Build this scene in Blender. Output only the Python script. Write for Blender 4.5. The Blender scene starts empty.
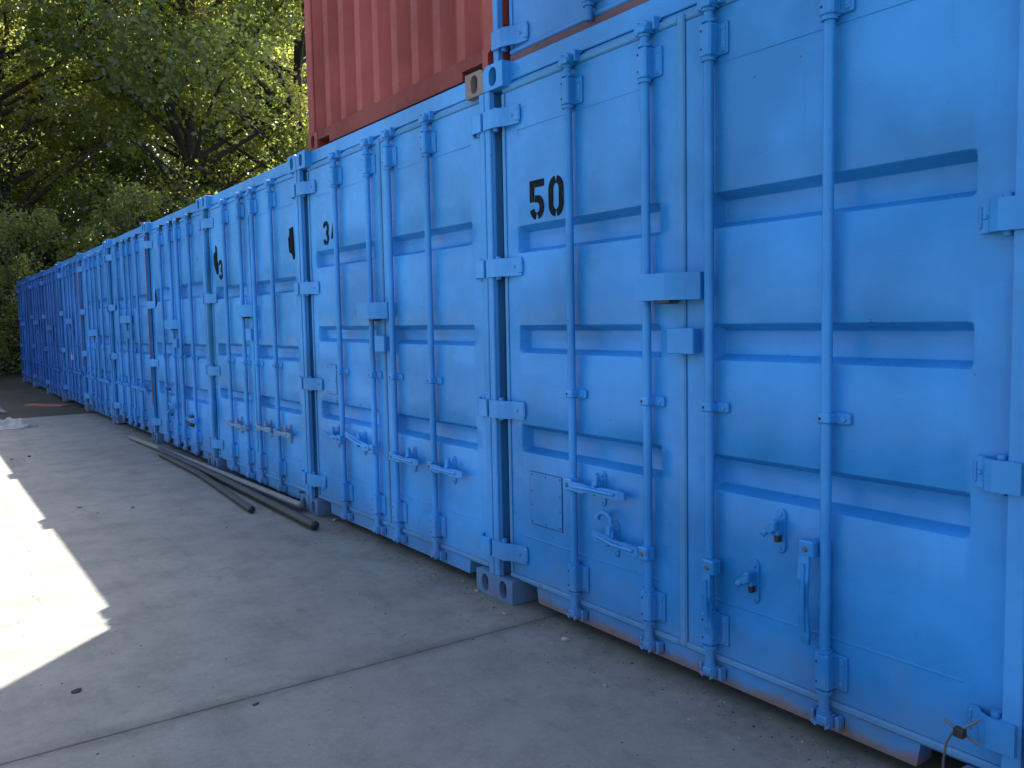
import bpy, math, random
import numpy as np
from mathutils import Vector, Matrix

random.seed(7)
rng = np.random.default_rng(11)
R = math.radians
scene = bpy.context.scene
COL = scene.collection

# ------------------------------------------------------------------ camera
CD, CH_, YAW, PITCH, ROLL, FPX = 2.3214, 1.39286, 0.608675, -0.0759768, -0.0196789, 859.94
fw = Vector((math.sin(YAW)*math.cos(PITCH), math.cos(YAW)*math.cos(PITCH), math.sin(PITCH)))
rt = Vector((math.cos(YAW), -math.sin(YAW), 0)); up = rt.cross(fw)
r2 = rt*math.cos(ROLL) + up*math.sin(ROLL); u2 = up*math.cos(ROLL) - rt*math.sin(ROLL)
cam = bpy.data.cameras.new('camera'); camo = bpy.data.objects.new('camera', cam); COL.objects.link(camo)
camo.matrix_world = Matrix(((r2.x, u2.x, -fw.x, -CD), (r2.y, u2.y, -fw.y, 0), (r2.z, u2.z, -fw.z, CH_), (0, 0, 0, 1)))
cam.sensor_width = 36; cam.sensor_fit = 'HORIZONTAL'; cam.lens = FPX/1024*36
cam.clip_start = 0.05; cam.clip_end = 3000
scene.camera = camo

# ------------------------------------------------------------------ light
SUNV = Vector((0.637, 0.61, 1.0)).normalized()          # towards the sun
ELEV = math.asin(SUNV.z); AZ = math.atan2(SUNV.x, SUNV.y)
w = bpy.data.worlds.new('World'); scene.world = w; w.use_nodes = True
nt = w.node_tree; nt.nodes.clear()
sky = nt.nodes.new('ShaderNodeTexSky'); sky.sky_type = 'NISHITA'; sky.sun_disc = False
sky.sun_elevation = ELEV; sky.sun_rotation = AZ
sky.air_density = 1.0; sky.dust_density = 3.0; sky.ozone_density = 0.6
bg = nt.nodes.new('ShaderNodeBackground'); bg.inputs[1].default_value = 0.12
ow = nt.nodes.new('ShaderNodeOutputWorld')
nt.links.new(sky.outputs[0], bg.inputs[0]); nt.links.new(bg.outputs[0], ow.inputs[0])
sl = bpy.data.lights.new('sun', 'SUN'); sl.energy = 5.0; sl.angle = R(0.53); sl.color = (1.0, 0.95, 0.86)
so = bpy.data.objects.new('sun', sl); COL.objects.link(so)
so.rotation_euler = SUNV.to_track_quat('Z', 'Y').to_euler()
scene.view_settings.view_transform = 'Standard'; scene.view_settings.look = 'None'
scene.view_settings.gamma = 1; scene.view_settings.use_curve_mapping = False
scene.view_settings.exposure = 1.87

# ------------------------------------------------------------------ materials
class NT:
    def __init__(s, name):
        s.m = bpy.data.materials.new(name); s.m.use_nodes = True
        s.t = s.m.node_tree; s.b = s.t.nodes['Principled BSDF']; s.out = s.t.nodes['Material Output']
    def n(s, typ, **kw):
        o = s.t.nodes.new(typ)
        for k, v in kw.items():
            if k.startswith('i_'):
                k = k[2:]; k = int(k) if k.isdigit() else k
                o.inputs[k].default_value = v
            else: setattr(o, k, v)
        return o
    def l(s, a, b): s.t.links.new(a, b)
    def pos(s): 
        if not hasattr(s, 'g'): s.g = s.n('ShaderNodeNewGeometry')
        return s.g.outputs['Position']
    def noise(s, scale, detail=4, rough=0.5, vec=None, dist=0.0):
        o = s.n('ShaderNodeTexNoise', i_Scale=scale, i_Detail=detail, i_Roughness=rough, i_Distortion=dist)
        s.l(vec or s.pos(), o.inputs['Vector']); return o.outputs['Fac']
    def stretch(s, v):
        o = s.n('ShaderNodeVectorMath', operation='MULTIPLY'); s.l(s.pos(), o.inputs[0]); o.inputs[1].default_value = v
        return o.outputs[0]
    def ramp(s, fac, a, b, lo=0.0, hi=1.0):
        o = s.n('ShaderNodeMapRange'); s.l(fac, o.inputs[0])
        for i, v in enumerate((a, b, lo, hi)): o.inputs[1+i].default_value = v
        return o.outputs[0]
    def mix(s, fac, a, b, mode='MIX'):
        o = s.n('ShaderNodeMix', data_type='RGBA', blend_type=mode)
        if isinstance(fac, float): o.inputs[0].default_value = fac
        else: s.l(fac, o.inputs[0])
        for i, v in ((6, a), (7, b)):
            if isinstance(v, tuple): o.inputs[i].default_value = (*v[:3], 1)
            else: s.l(v, o.inputs[i])
        return o.outputs[2]
    def math(s, op, a, b=0.0):
        o = s.n('ShaderNodeMath', operation=op)
        for i, v in ((0, a), (1, b)):
            if isinstance(v, (float, int)): o.inputs[i].default_value = v
            else: s.l(v, o.inputs[i])
        return o.outputs[0]
    def bump(s, h, strength=0.3, dist=0.01, nrm=None):
        o = s.n('ShaderNodeBump', i_Strength=strength, i_Distance=dist); s.l(h, o.inputs['Height'])
        if nrm: s.l(nrm, o.inputs['Normal'])
        return o.outputs[0]

def paint(name, base, rust=1.0, rough=0.33, chips=0.5, fade=0.5):
    """weathered container paint: faded patches, runs, grime, chips to primer, rust near the foot"""
    k = NT(name)
    base = tuple(c*q for c, q in zip(base, (0.95, 0.72, 0.76) if base[2] > base[0] else (0.78, 0.6, 0.6)))
    light = tuple(min(1, c*1.12+0.012) for c in base); dark = tuple(c*0.78 for c in base)
    n1 = k.noise(1.3, 5, 0.6); n2 = k.noise(1.0, 4, 0.6, k.stretch((9, 9, 0.7)))
    c = k.mix(k.ramp(n1, 0.38, 0.64), dark, light)
    c = k.mix(k.math('MULTIPLY', k.ramp(n2, 0.5, 0.8), 0.25*fade), c, tuple(x*0.9+d for x, d in zip(base, (0.015, 0.045, 0.05))))
    # chalky scuffs
    n3 = k.noise(14, 6, 0.7, k.stretch((1, 1, 2.5)))
    c = k.mix(k.math('MULTIPLY', k.ramp(n3, 0.60, 0.75), 0.20), c, tuple(x*0.85+d for x, d in zip(base, (0.04, 0.09, 0.12))))
    n8 = k.noise(1.0, 5, 0.65, k.stretch((26, 26, 0.9)))
    c = k.mix(k.math('MULTIPLY', k.ramp(n8, 0.58, 0.76), 0.22), c, tuple(x*0.45+0.02 for x in base))
    n12 = k.noise(1.0, 3, 0.5, k.stretch((60, 3.0, 70)), 1.2)
    c = k.mix(k.math('MULTIPLY', k.math('MULTIPLY', k.ramp(n12, 0.70, 0.74), k.ramp(n1, 0.5, 0.6)), 0.5), c, tuple(x*0.4+0.01 for x in base))
    # grime film towards the foot (splash dirt)
    sep = k.n('ShaderNodeSeparateXYZ'); k.l(k.pos(), sep.inputs[0]); z = sep.outputs[2]
    n4 = k.noise(6, 5, 0.65)
    zz = k.math('ADD', z, k.math('MULTIPLY', k.math('SUBTRACT', n4, 0.5), 0.5))
    g = k.ramp(zz, 0.32, 0.02)
    c = k.mix(k.math('MULTIPLY', g, 0.45), c, (0.13, 0.13, 0.12))
    # rust
    n5 = k.noise(9, 7, 0.7); n6 = k.noise(38, 4, 0.7)
    rz = k.ramp(z, 0.13, 0.03, 0.0, 1.0)
    rm = k.ramp(k.math('ADD', k.math('ADD', k.math('MULTIPLY', rz, 0.25*rust), k.math('MULTIPLY', n5, 0.62)), k.math('MULTIPLY', n6, 0.16)), 0.57, 0.78)
    rm2 = k.ramp(k.math('ADD', k.math('MULTIPLY', n5, 0.6), k.math('MULTIPLY', n6, 0.4)), 0.660-0.035*chips, 0.672-0.035*chips)
    rcol = k.mix(n6, (0.10, 0.045, 0.018), (0.26, 0.135, 0.05))
    c = k.mix(k.math('MULTIPLY', rm, 0.8), c, rcol); c = k.mix(rm2, c, (0.06, 0.04, 0.035))
    k.l(c, k.b.inputs['Base Color'])
    r = k.ramp(n3, 0.3, 0.75, rough, rough+0.22)
    r = k.math('ADD', r, k.math('MULTIPLY', rm, 0.4)); r = k.math('ADD', r, k.math('MULTIPLY', g, 0.15)); k.l(r, k.b.inputs['Roughness'])
    h1 = k.noise(1.9, 3, 0.5)
    b1 = k.bump(h1, 0.55, 0.03); b2 = k.bump(k.noise(60, 4, 0.6), 0.10, 0.004, b1); b3 = k.bump(rm2, 0.3, 0.002, b2)
    k.l(b3, k.b.inputs['Normal'])
    k.b.inputs['Specular IOR Level'].default_value = 0.30
    return k.m

def simple(name, col, rough=0.6, metal=0.0, nscale=12, var=0.25, bump=0.2, spec=0.5):
    k = NT(name); col = tuple(c*0.68 for c in col)
    n1 = k.noise(nscale, 6, 0.65)
    c = k.mix(k.ramp(n1, 0.3, 0.7), tuple(x*(1-var) for x in col), tuple(min(1, x*(1+var)) for x in col))
    k.l(c, k.b.inputs['Base Color']); k.b.inputs['Metallic'].default_value = metal
    k.l(k.ramp(n1, 0.3, 0.7, rough-0.08, rough+0.1), k.b.inputs['Roughness'])
    k.l(k.bump(k.noise(nscale*4, 4), bump, 0.005), k.b.inputs['Normal'])
    k.b.inputs['Specular IOR Level'].default_value = spec
    return k.m

BLUE = (0.040, 0.200, 0.560)
M_blue = {n: paint('blue_paint', c, rust=r, rough=ro, chips=ch, fade=fa) for n, c, r, ro, ch, fa in [
    (-1, (0.025, 0.27, 0.64), 1.2, 0.32, 0.6, 0.6), (0, (0.021, 0.300, 0.730), 1.9, 0.24, 0.3, 0.4),
    (1, (0.034, 0.360, 0.840), 0.5, 0.28, 0.9, 0.4), (2, (0.036, 0.370, 0.840), 0.8, 0.30, 0.35, 0.3),
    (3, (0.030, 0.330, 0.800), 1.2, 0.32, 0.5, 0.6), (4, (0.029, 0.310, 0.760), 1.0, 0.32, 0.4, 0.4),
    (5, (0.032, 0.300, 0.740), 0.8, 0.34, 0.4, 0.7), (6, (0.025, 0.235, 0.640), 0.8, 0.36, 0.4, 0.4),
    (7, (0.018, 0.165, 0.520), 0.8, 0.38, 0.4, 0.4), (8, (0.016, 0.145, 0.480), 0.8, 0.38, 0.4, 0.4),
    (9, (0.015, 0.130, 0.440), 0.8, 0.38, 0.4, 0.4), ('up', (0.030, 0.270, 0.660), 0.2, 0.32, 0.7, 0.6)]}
M_slotshade = simple('dark_slot_shade_and_dirt', (0.007, 0.020, 0.040), 0.75)  # near-black navy: shade and dirt of the post slots put into a colour
M_strip = paint('pale_blue_edge', (0.040, 0.330, 0.760), rust=0.7, rough=0.4, chips=0.6)
M_rustsill = paint('peeling_orange_sill', (0.16, 0.11, 0.13), rust=0.0, rough=0.7, chips=2.2)
M_lockb = simple('brown_lock_metal', (0.07, 0.05, 0.045), 0.8, 0, 20, 0.4, 0.5)
M_castb = paint('scuffed_blue_casting', (0.05, 0.22, 0.48), rust=0.75, rough=0.5, chips=1.2)
M_bent = paint('whitened_bent_edge', (0.08, 0.46, 0.86), rust=0.3, rough=0.4, chips=0.8)
M_redlip = simple('red_oxide_edge', (0.30, 0.03, 0.03), 0.6)
M_rustpost = simple('rusty_brown_edge', (0.16, 0.065, 0.035), 0.8, 0, 20, 0.5, 0.5)
M_red = paint('red_paint', (0.340, 0.078, 0.062), rust=0.0, rough=0.5, chips=0.35, fade=0.9)
M_reddirt = paint('dirty_red_rail', (0.22, 0.050, 0.040), rust=0.0, rough=0.65, chips=1.3, fade=1.0)
M_gask = paint('teal_rubber_gasket', (0.055, 0.320, 0.640), rust=0.0, rough=0.55, chips=0.2)
M_dark = simple('dark_cavity', (0.012, 0.012, 0.014), 0.9)
M_darkmetal = simple('dark_rusty_metal', (0.035, 0.032, 0.035), 0.6, 0.2, 30, 0.5, 0.4)
M_steel = simple('pale_worn_lever', (0.14, 0.32, 0.56), 0.45, 0.0, 30, 0.35, 0.3)
M_bolt = simple('tarnished_bolt', (0.14, 0.16, 0.2), 0.5, 0.5, 30, 0.3, 0.3)
M_greycast = paint('grey_chipped_casting', (0.22, 0.235, 0.22), rust=0.3, rough=0.6, chips=1.6)
M_black = simple('black_stencil_paint', (0.006, 0.006, 0.008), 0.85, 0, 40, 0.3, 0.1, 0.1)
def stencil():
    k = NT('worn_black_stencil_paint')
    n = k.noise(55, 5, 0.7); c = k.mix(k.ramp(n, 0.58, 0.68, 0, .8), (0.007, 0.008, 0.010), (0.03, 0.12, 0.28))
    k.l(c, k.b.inputs['Base Color']); k.b.inputs['Roughness'].default_value = 0.8; k.b.inputs['Specular IOR Level'].default_value = 0.1; return k.m
M_black = stencil()
M_torn = simple('torn_black_film', (0.009, 0.008, 0.008), 0.9, 0, 40, 0.5, 0.6, 0.12)
M_patch = paint('repainted_patch', (0.035, 0.19, 0.50), rust=0.0, rough=0.3, chips=0.0, fade=0.0)
M_floor = simple('plywood_floor', (0.2, 0.13, 0.07), 0.8)
M_pipeg = simple('grey_pipe', (0.20, 0.215, 0.21), 0.5, 0.0, 15, 0.3, 0.2)
M_pipeb = simple('black_pipe', (0.028, 0.032, 0.036), 0.5, 0.0, 15, 0.3, 0.2)
M_pipehole = simple('pipe_inside', (0.01, 0.01, 0.01), 0.9)
M_stone_d = simple('dark_stone', (0.05, 0.047, 0.042), 0.9, 0, 60, 0.4, 0.6)
M_stone_l = simple('pale_stone', (0.42, 0.38, 0.34), 0.9, 0, 60, 0.4, 0.6)
M_plastic = simple('white_plastic_sheet', (0.27, 0.29, 0.31), 0.5, 0, 6, 0.15, 0.3)
M_plank = simple('reddish_timber', (0.36, 0.13, 0.07), 0.8, 0, 12, 0.3, 0.5)
M_bark = simple('bark', (0.060, 0.050, 0.038), 0.95, 0, 9, 0.5, 0.9)

def concrete():
    k = NT('worn_concrete')
    n1 = k.noise(0.55, 6, 0.62); n2 = k.noise(3.5, 6, 0.7); n3 = k.noise(140, 3, 0.6); n7 = k.noise(0.9, 5, 0.6, k.stretch((3.0, 0.5, 1)), 0.6)
    c = k.mix(k.ramp(n1, 0.32, 0.68), (0.168, 0.168, 0.150), (0.224, 0.220, 0.196))
    c = k.mix(k.math('MULTIPLY', k.ramp(n2, 0.45, 0.75), 0.45), c, (0.068, 0.068, 0.063))
    c = k.mix(k.math('MULTIPLY', k.ramp(n7, 0.52, 0.72), 0.35), c, (0.204, 0.199, 0.182))
    c = k.mix(k.math('MULTIPLY', k.ramp(n3, 0.55, 0.75), 0.25), c, (0.245, 0.238, 0.218))
    n9 = k.noise(16, 6, 0.75); n10 = k.noise(55, 4, 0.7)
    c = k.mix(k.math('MULTIPLY', k.ramp(n9, 0.50, 0.72), 0.38), c, (0.099, 0.097, 0.085))
    c = k.mix(k.math('MULTIPLY', k.ramp(n10, 0.52, 0.70), 0.40), c, (0.272, 0.265, 0.231))
    n11 = k.noise(1.0, 5, 0.6, k.stretch((7.0, 0.35, 1)), 0.4)      # tyre tracks along the row
    c = k.mix(k.math('MULTIPLY', k.math('MULTIPLY', k.ramp(n11, 0.54, 0.66), k.ramp(n2, 0.35, 0.6)), 0.28), c, (0.088, 0.087, 0.080))
    # dark specks and aggregate
    v = k.n('ShaderNodeTexVoronoi', i_Scale=26.0); k.l(k.pos(), v.inputs['Vector'])
    sp = k.ramp(v.outputs['Distance'], 0.10, 0.05)
    sel = k.ramp(k.noise(7, 2), 0.56, 0.6)
    c = k.mix(k.math('MULTIPLY', k.math('MULTIPLY', sp, sel), 0.7), c, (0.048, 0.044, 0.041))
    v2 = k.n('ShaderNodeTexVoronoi', i_Scale=48.0); k.l(k.pos(), v2.inputs['Vector'])
    sp2 = k.math('MULTIPLY', k.ramp(v2.outputs['Distance'], 0.12, 0.06), k.ramp(k.noise(5, 2, 0.5, k.stretch((1.3, 1.3, 1))), 0.5, 0.56))
    c = k.mix(k.math('MULTIPLY', sp2, 0.5), c, (0.306, 0.292, 0.265))
    # dirt collected along the foot of the containers
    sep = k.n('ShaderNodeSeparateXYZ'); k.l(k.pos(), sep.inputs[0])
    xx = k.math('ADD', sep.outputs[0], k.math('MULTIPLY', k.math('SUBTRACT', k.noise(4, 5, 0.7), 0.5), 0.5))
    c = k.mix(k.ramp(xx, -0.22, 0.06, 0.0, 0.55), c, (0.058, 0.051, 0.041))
    # soot along the joint
    yy = k.math('ABSOLUTE', k.math('SUBTRACT', sep.outputs[1], 3.13))
    yy = k.math('ADD', yy, k.math('MULTIPLY', k.math('SUBTRACT', k.noise(5, 5, 0.7), 0.45), 0.16))
    c = k.mix(k.ramp(yy, 0.085, 0.0, 0.0, 0.6), c, (0.061, 0.060, 0.054))
    # fine crack
    v3 = k.n('ShaderNodeTexVoronoi', feature='DISTANCE_TO_EDGE', i_Scale=0.32)
    wn = k.n('ShaderNodeTexNoise', i_Scale=2.5, i_Detail=5.0); k.l(k.pos(), wn.inputs['Vector'])
    wa = k.n('ShaderNodeVectorMath', operation='SCALE'); wa.inputs[3].default_value = 0.35; k.l(wn.outputs['Color'], wa.inputs[0])
    wb = k.n('ShaderNodeVectorMath', operation='ADD'); k.l(k.pos(), wb.inputs[0]); k.l(wa.outputs[0], wb.inputs[1]); k.l(wb.outputs[0], v3.inputs['Vector'])
    cr = k.math('MULTIPLY', k.ramp(v3.outputs['Distance'], 0.003, 0.0012), k.ramp(k.noise(0.8, 2), 0.5, 0.58))
    c = k.mix(k.math('MULTIPLY', cr, 0.22), c, (0.041, 0.039, 0.034))
    k.l(c, k.b.inputs['Base Color'])
    k.l(k.ramp(n2, 0.3, 0.7, 0.72, 0.9), k.b.inputs['Roughness'])
    b = k.bump(n2, 0.25, 0.006); b = k.bump(n3, 0.35, 0.0025, b); b = k.bump(k.noise(45, 5, 0.7), 0.35, 0.004, b)
    k.l(b, k.b.inputs['Normal']); k.b.inputs['Specular IOR Level'].default_value = 0.35
    return k.m
M_conc = concrete()

def dirt():
    k = NT('bare_soil_and_litter')
    n1 = k.noise(0.7, 6, 0.65); n2 = k.noise(11, 6, 0.7)
    c = k.mix(n1, (0.031, 0.026, 0.018), (0.071, 0.058, 0.039))
    c = k.mix(k.ramp(n2, 0.5, 0.7), c, (0.020, 0.027, 0.011))
    c = k.mix(k.ramp(k.noise(40, 3), 0.62, 0.68), c, (0.116, 0.088, 0.054))
    k.l(c, k.b.inputs['Base Color']); k.b.inputs['Roughness'].default_value = 0.95
    k.l(k.bump(n2, 0.8, 0.05), k.b.inputs['Normal']); return k.m
M_dirt = dirt()

def leafmat(name, a, b, tr):
    k = NT(name); k.t.nodes.remove(k.b)
    at = k.n('ShaderNodeAttribute', attribute_name='tone')
    c = k.mix(at.outputs['Fac'], a, b)
    d = k.n('ShaderNodeBsdfDiffuse'); t = k.n('ShaderNodeBsdfTranslucent'); g = k.n('ShaderNodeBsdfGlossy'); g.inputs['Roughness'].default_value = 0.38
    k.l(c, d.inputs[0]); k.l(k.mix(at.outputs['Fac'], tr, tuple(min(1, x*1.35) for x in tr)), t.inputs[0]); g.inputs[0].default_value = (1, 1, 1, 1)
    m1 = k.n('ShaderNodeMixShader'); m1.inputs[0].default_value = 0.45; k.l(d.outputs[0], m1.inputs[1]); k.l(t.outputs[0], m1.inputs[2])
    m2 = k.n('ShaderNodeMixShader'); m2.inputs[0].default_value = 0.045; k.l(m1.outputs[0], m2.inputs[1]); k.l(g.outputs[0], m2.inputs[2])
    k.l(m2.outputs[0], k.out.inputs[0]); return k.m
M_leaf = leafmat('broad_leaf', (0.016, 0.028, 0.009), (0.042, 0.062, 0.017), (0.36, 0.43, 0.075))
M_leaf2 = leafmat('yellow_green_leaf', (0.024, 0.038, 0.011), (0.060, 0.078, 0.021), (0.55, 0.56, 0.11))
M_leaf3 = leafmat('ivy_leaf', (0.008, 0.015, 0.005), (0.022, 0.034, 0.010), (0.12, 0.17, 0.03))

# ------------------------------------------------------------------ mesh builder
class MB:
    """collects pieces (u runs to the viewer's right, x into the container, z up) and links them as one mesh"""
    def __init__(s): s.v = []; s.f = []; s.sm = []; s.mi = []; s.m = 0
    def add(s, vs, fs, smooth=False):
        o = len(s.v); s.v += [tuple(p) for p in vs]
        for f in fs: s.f.append([i+o for i in f]); s.sm.append(smooth); s.mi.append(s.m)
    def box(s, u0, u1, x0, x1, z0, z1, c=0.002):
        lo = (x0, -u1, z0); hi = (x1, -u0, z1)
        c = min(c, (x1-x0)*.4, (u1-u0)*.4, (z1-z0)*.4)
        if c <= 0:
            vs = [((lo, hi)[i][0], (lo, hi)[j][1], (lo, hi)[k][2]) for i in (0, 1) for j in (0, 1) for k in (0, 1)]
            s.add(vs, [(0, 1, 3, 2), (4, 6, 7, 5), (0, 4, 5, 1), (2, 3, 7, 6), (0, 2, 6, 4), (1, 5, 7, 3)]); return
        ids = {}; vs = []
        for i in (0, 1):
            for j in (0, 1):
                for k in (0, 1):
                    for ax in range(3):
                        p = [(lo, hi)[i][0], (lo, hi)[j][1], (lo, hi)[k][2]]
                        for a in range(3):
                            if a != ax: p[a] += c if (i, j, k)[a] == 0 else -c
                        ids[(i, j, k, ax)] = len(vs); vs.append(p)
        fs = []
        def q(ax, b, s_):   # face on axis ax
            o = [a for a in range(3) if a != ax]; r = []
            for (p, q_) in ((0, 0), (1, 0), (1, 1), (0, 1)):
                t = [0, 0, 0]; t[ax] = b; t[o[0]] = p; t[o[1]] = q_; r.append(ids[(*t, ax)])
            return r
        for ax in range(3):
            for b in (0, 1): fs.append(q(ax, b, 0))
        for ax in range(3):      # edges along ax
            o = [a for a in range(3) if a != ax]
            for p in (0, 1):
                for q_ in (0, 1):
                    r = []
                    for (e, fa) in ((0, o[0]), (1, o[0]), (1, o[1]), (0, o[1])):
                        t = [0, 0, 0]; t[ax] = e; t[o[0]] = p; t[o[1]] = q_; r.append(ids[(*t, fa)])
                    fs.append(r)
        for i in (0, 1):
            for j in (0, 1):
                for k in (0, 1): fs.append([ids[(i, j, k, a)] for a in range(3)])
        s.add(vs, fs)
    def tube(s, pts, r, n=12, caps=True, hollow=None):
        """round bar along a polyline of (x,y,z) points; r number or list"""
        pts = [Vector(p) for p in pts]; rs = r if isinstance(r, (list, tuple)) else [r]*len(pts)
        o = []; prev = None
        vs = []
        for i, p in enumerate(pts):
            t = (pts[min(i+1, len(pts)-1)] - pts[max(i-1, 0)]).normalized()
            a = Vector((1, 0, 0)) if abs(t.x) < .9 else Vector((0, 1, 0))
            a = (a - t*a.dot(t)).normalized() if prev is None else (prev - t*prev.dot(t)).normalized()
            prev = a; b = t.cross(a)
            for k in range(n):
                an = 2*math.pi*k/n; vs.append(p + (a*math.cos(an) + b*math.sin(an))*rs[i])
        fs = [(i*n+k, i*n+(k+1) % n, (i+1)*n+(k+1) % n, (i+1)*n+k) for i in range(len(pts)-1) for k in range(n)]
        s.add(vs, fs, True)
        if caps and not hollow:
            s.add(vs[:n], [list(range(n))]); s.add(vs[-n:], [list(range(n))])
    def rod(s, u, x, z0, z1, r, n=14): s.tube([(x, -u, z0), (x, -u, z1)], r, n)
    def prism(s, poly, a0, a1, plane='uz', c=0.0):
        """extrude a polygon: plane 'uz' -> along x; 'ux' -> along z"""
        n = len(poly)
        def P(p, a): return (a, -p[0], p[1]) if plane == 'uz' else (p[1], -p[0], a)
        if c > 0:
            cx = sum(p[0] for p in poly)/n; cy = sum(p[1] for p in poly)/n
            def sh(p):
                d = math.hypot(p[0]-cx, p[1]-cy) or 1; return (p[0]-(p[0]-cx)/d*c, p[1]-(p[1]-cy)/d*c)
            rings = [[P(sh(p), a0) for p in poly], [P(p, a0+c) for p in poly], [P(p, a1) for p in poly]]
        else: rings = [[P(p, a0) for p in poly], [P(p, a1) for p in poly]]
        vs = [p for r_ in rings for p in r_]
        fs = [(i*n+k, i*n+(k+1) % n, (i+1)*n+(k+1) % n, (i+1)*n+k) for i in range(len(rings)-1) for k in range(n)]
        fs += [list(range(n)), list(range((len(rings)-1)*n, len(rings)*n))]
        s.add(vs, fs)
    def dome(s, u, x, z, r, h=0.5, n=8):
        """bolt head facing the viewer (towards -x)"""
        vs = [(x, -u + r*math.cos(2*math.pi*k/n), z + r*math.sin(2*math.pi*k/n)) for k in range(n)]
        vs += [(x-r*h, -u + .7*r*math.cos(2*math.pi*k/n), z + .7*r*math.sin(2*math.pi*k/n)) for k in range(n)]
        s.add(vs, [(k, (k+1) % n, n+(k+1) % n, n+k) for k in range(n)] + [list(range(n, 2*n))])
    def build(s, name, mats, parent=None, loc=None):
        me = bpy.data.meshes.new(name); me.from_pydata(s.v, [], s.f); me.update()
        import bmesh
        bm = bmesh.new(); bm.from_mesh(me); bmesh.ops.recalc_face_normals(bm, faces=bm.faces[:]); bm.to_mesh(me); bm.free()
        me.polygons.foreach_set('use_smooth', s.sm)
        for m in (mats if isinstance(mats, (list, tuple)) else [mats]): me.materials.append(m)
        me.polygons.foreach_set('material_index', s.mi)
        o = bpy.data.objects.new(name, me); COL.objects.link(o)
        if parent: o.parent = parent
        if loc: o.location = loc
        return o

def tag(o, label=None, cat=None, group=None, kind=None):
    if label: o['label'] = label
    if cat: o['category'] = cat
    if group: o['group'] = group
    if kind: o['kind'] = kind
    return o
def empty(name, loc, rz=0.0):
    o = bpy.data.objects.new(name, None); COL.objects.link(o); o.location = loc; o.rotation_euler = (0, 0, rz)
    o.empty_display_size = 0.2; return o

# ------------------------------------------------------------------ the ground
JY = 3.13
g = MB(); g.add([(-1500, -1500, -0.16), (1500, -1500, -0.16), (1500, 1500, -0.16), (-1500, 1500, -0.16)], [(0, 1, 2, 3)])
# raised soil beyond the slab, slightly uneven
o = g.build('ground', M_dirt); tag(o, kind='structure')
g = MB(); nx, ny = 90, 90
vs = []
for j in range(ny+1):
    for i in range(nx+1):
        x = -22 + 50*i/nx; y = 15.262 + 45*j/ny
        h = -0.03 + 0.05*math.sin(x*1.3+y*.7)*math.cos(y*.9-x*.4) * min(1, (y-15.26)/1.5) + rng.normal(0, .012)*(1 if j else 0)
        if 0 - .3 < x < 6.4: h = min(h, -0.01)
        if y > 26: h += min(1.6, (y-26)*0.12)
        if i in (0, nx) or j == ny: h = -0.3
        vs.append((x, y, h))
g.add(vs, [(j*(nx+1)+i, j*(nx+1)+i+1, (j+1)*(nx+1)+i+1, (j+1)*(nx+1)+i) for j in range(ny) for i in range(nx)], True)
o = g.build('soil_verge', M_dirt); tag(o, kind='structure')
g = MB()
def slab(x0, x1, y0, y1):
    g.box(-y1, -y0, x0, x1, -0.22, 0.0, 0.004)
YS = [-24, -15.5, -8.9, -3.1, JY-.0025]
edges = YS
for a, b in zip(YS[:-1], YS[1:]): slab(-26, 9, a + .0025, b - (0 if b == YS[-1] else .0025))
slab(-26, 9, JY+.0025, 9.3-.003); slab(-26, 9, 9.3+.003, 15.25)
o = g.build('concrete_yard', M_conc); tag(o, kind='structure')

# ------------------------------------------------------------------ container
H = 2.591; CW = .162; CHh = .118; LEN = 6.058

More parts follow.
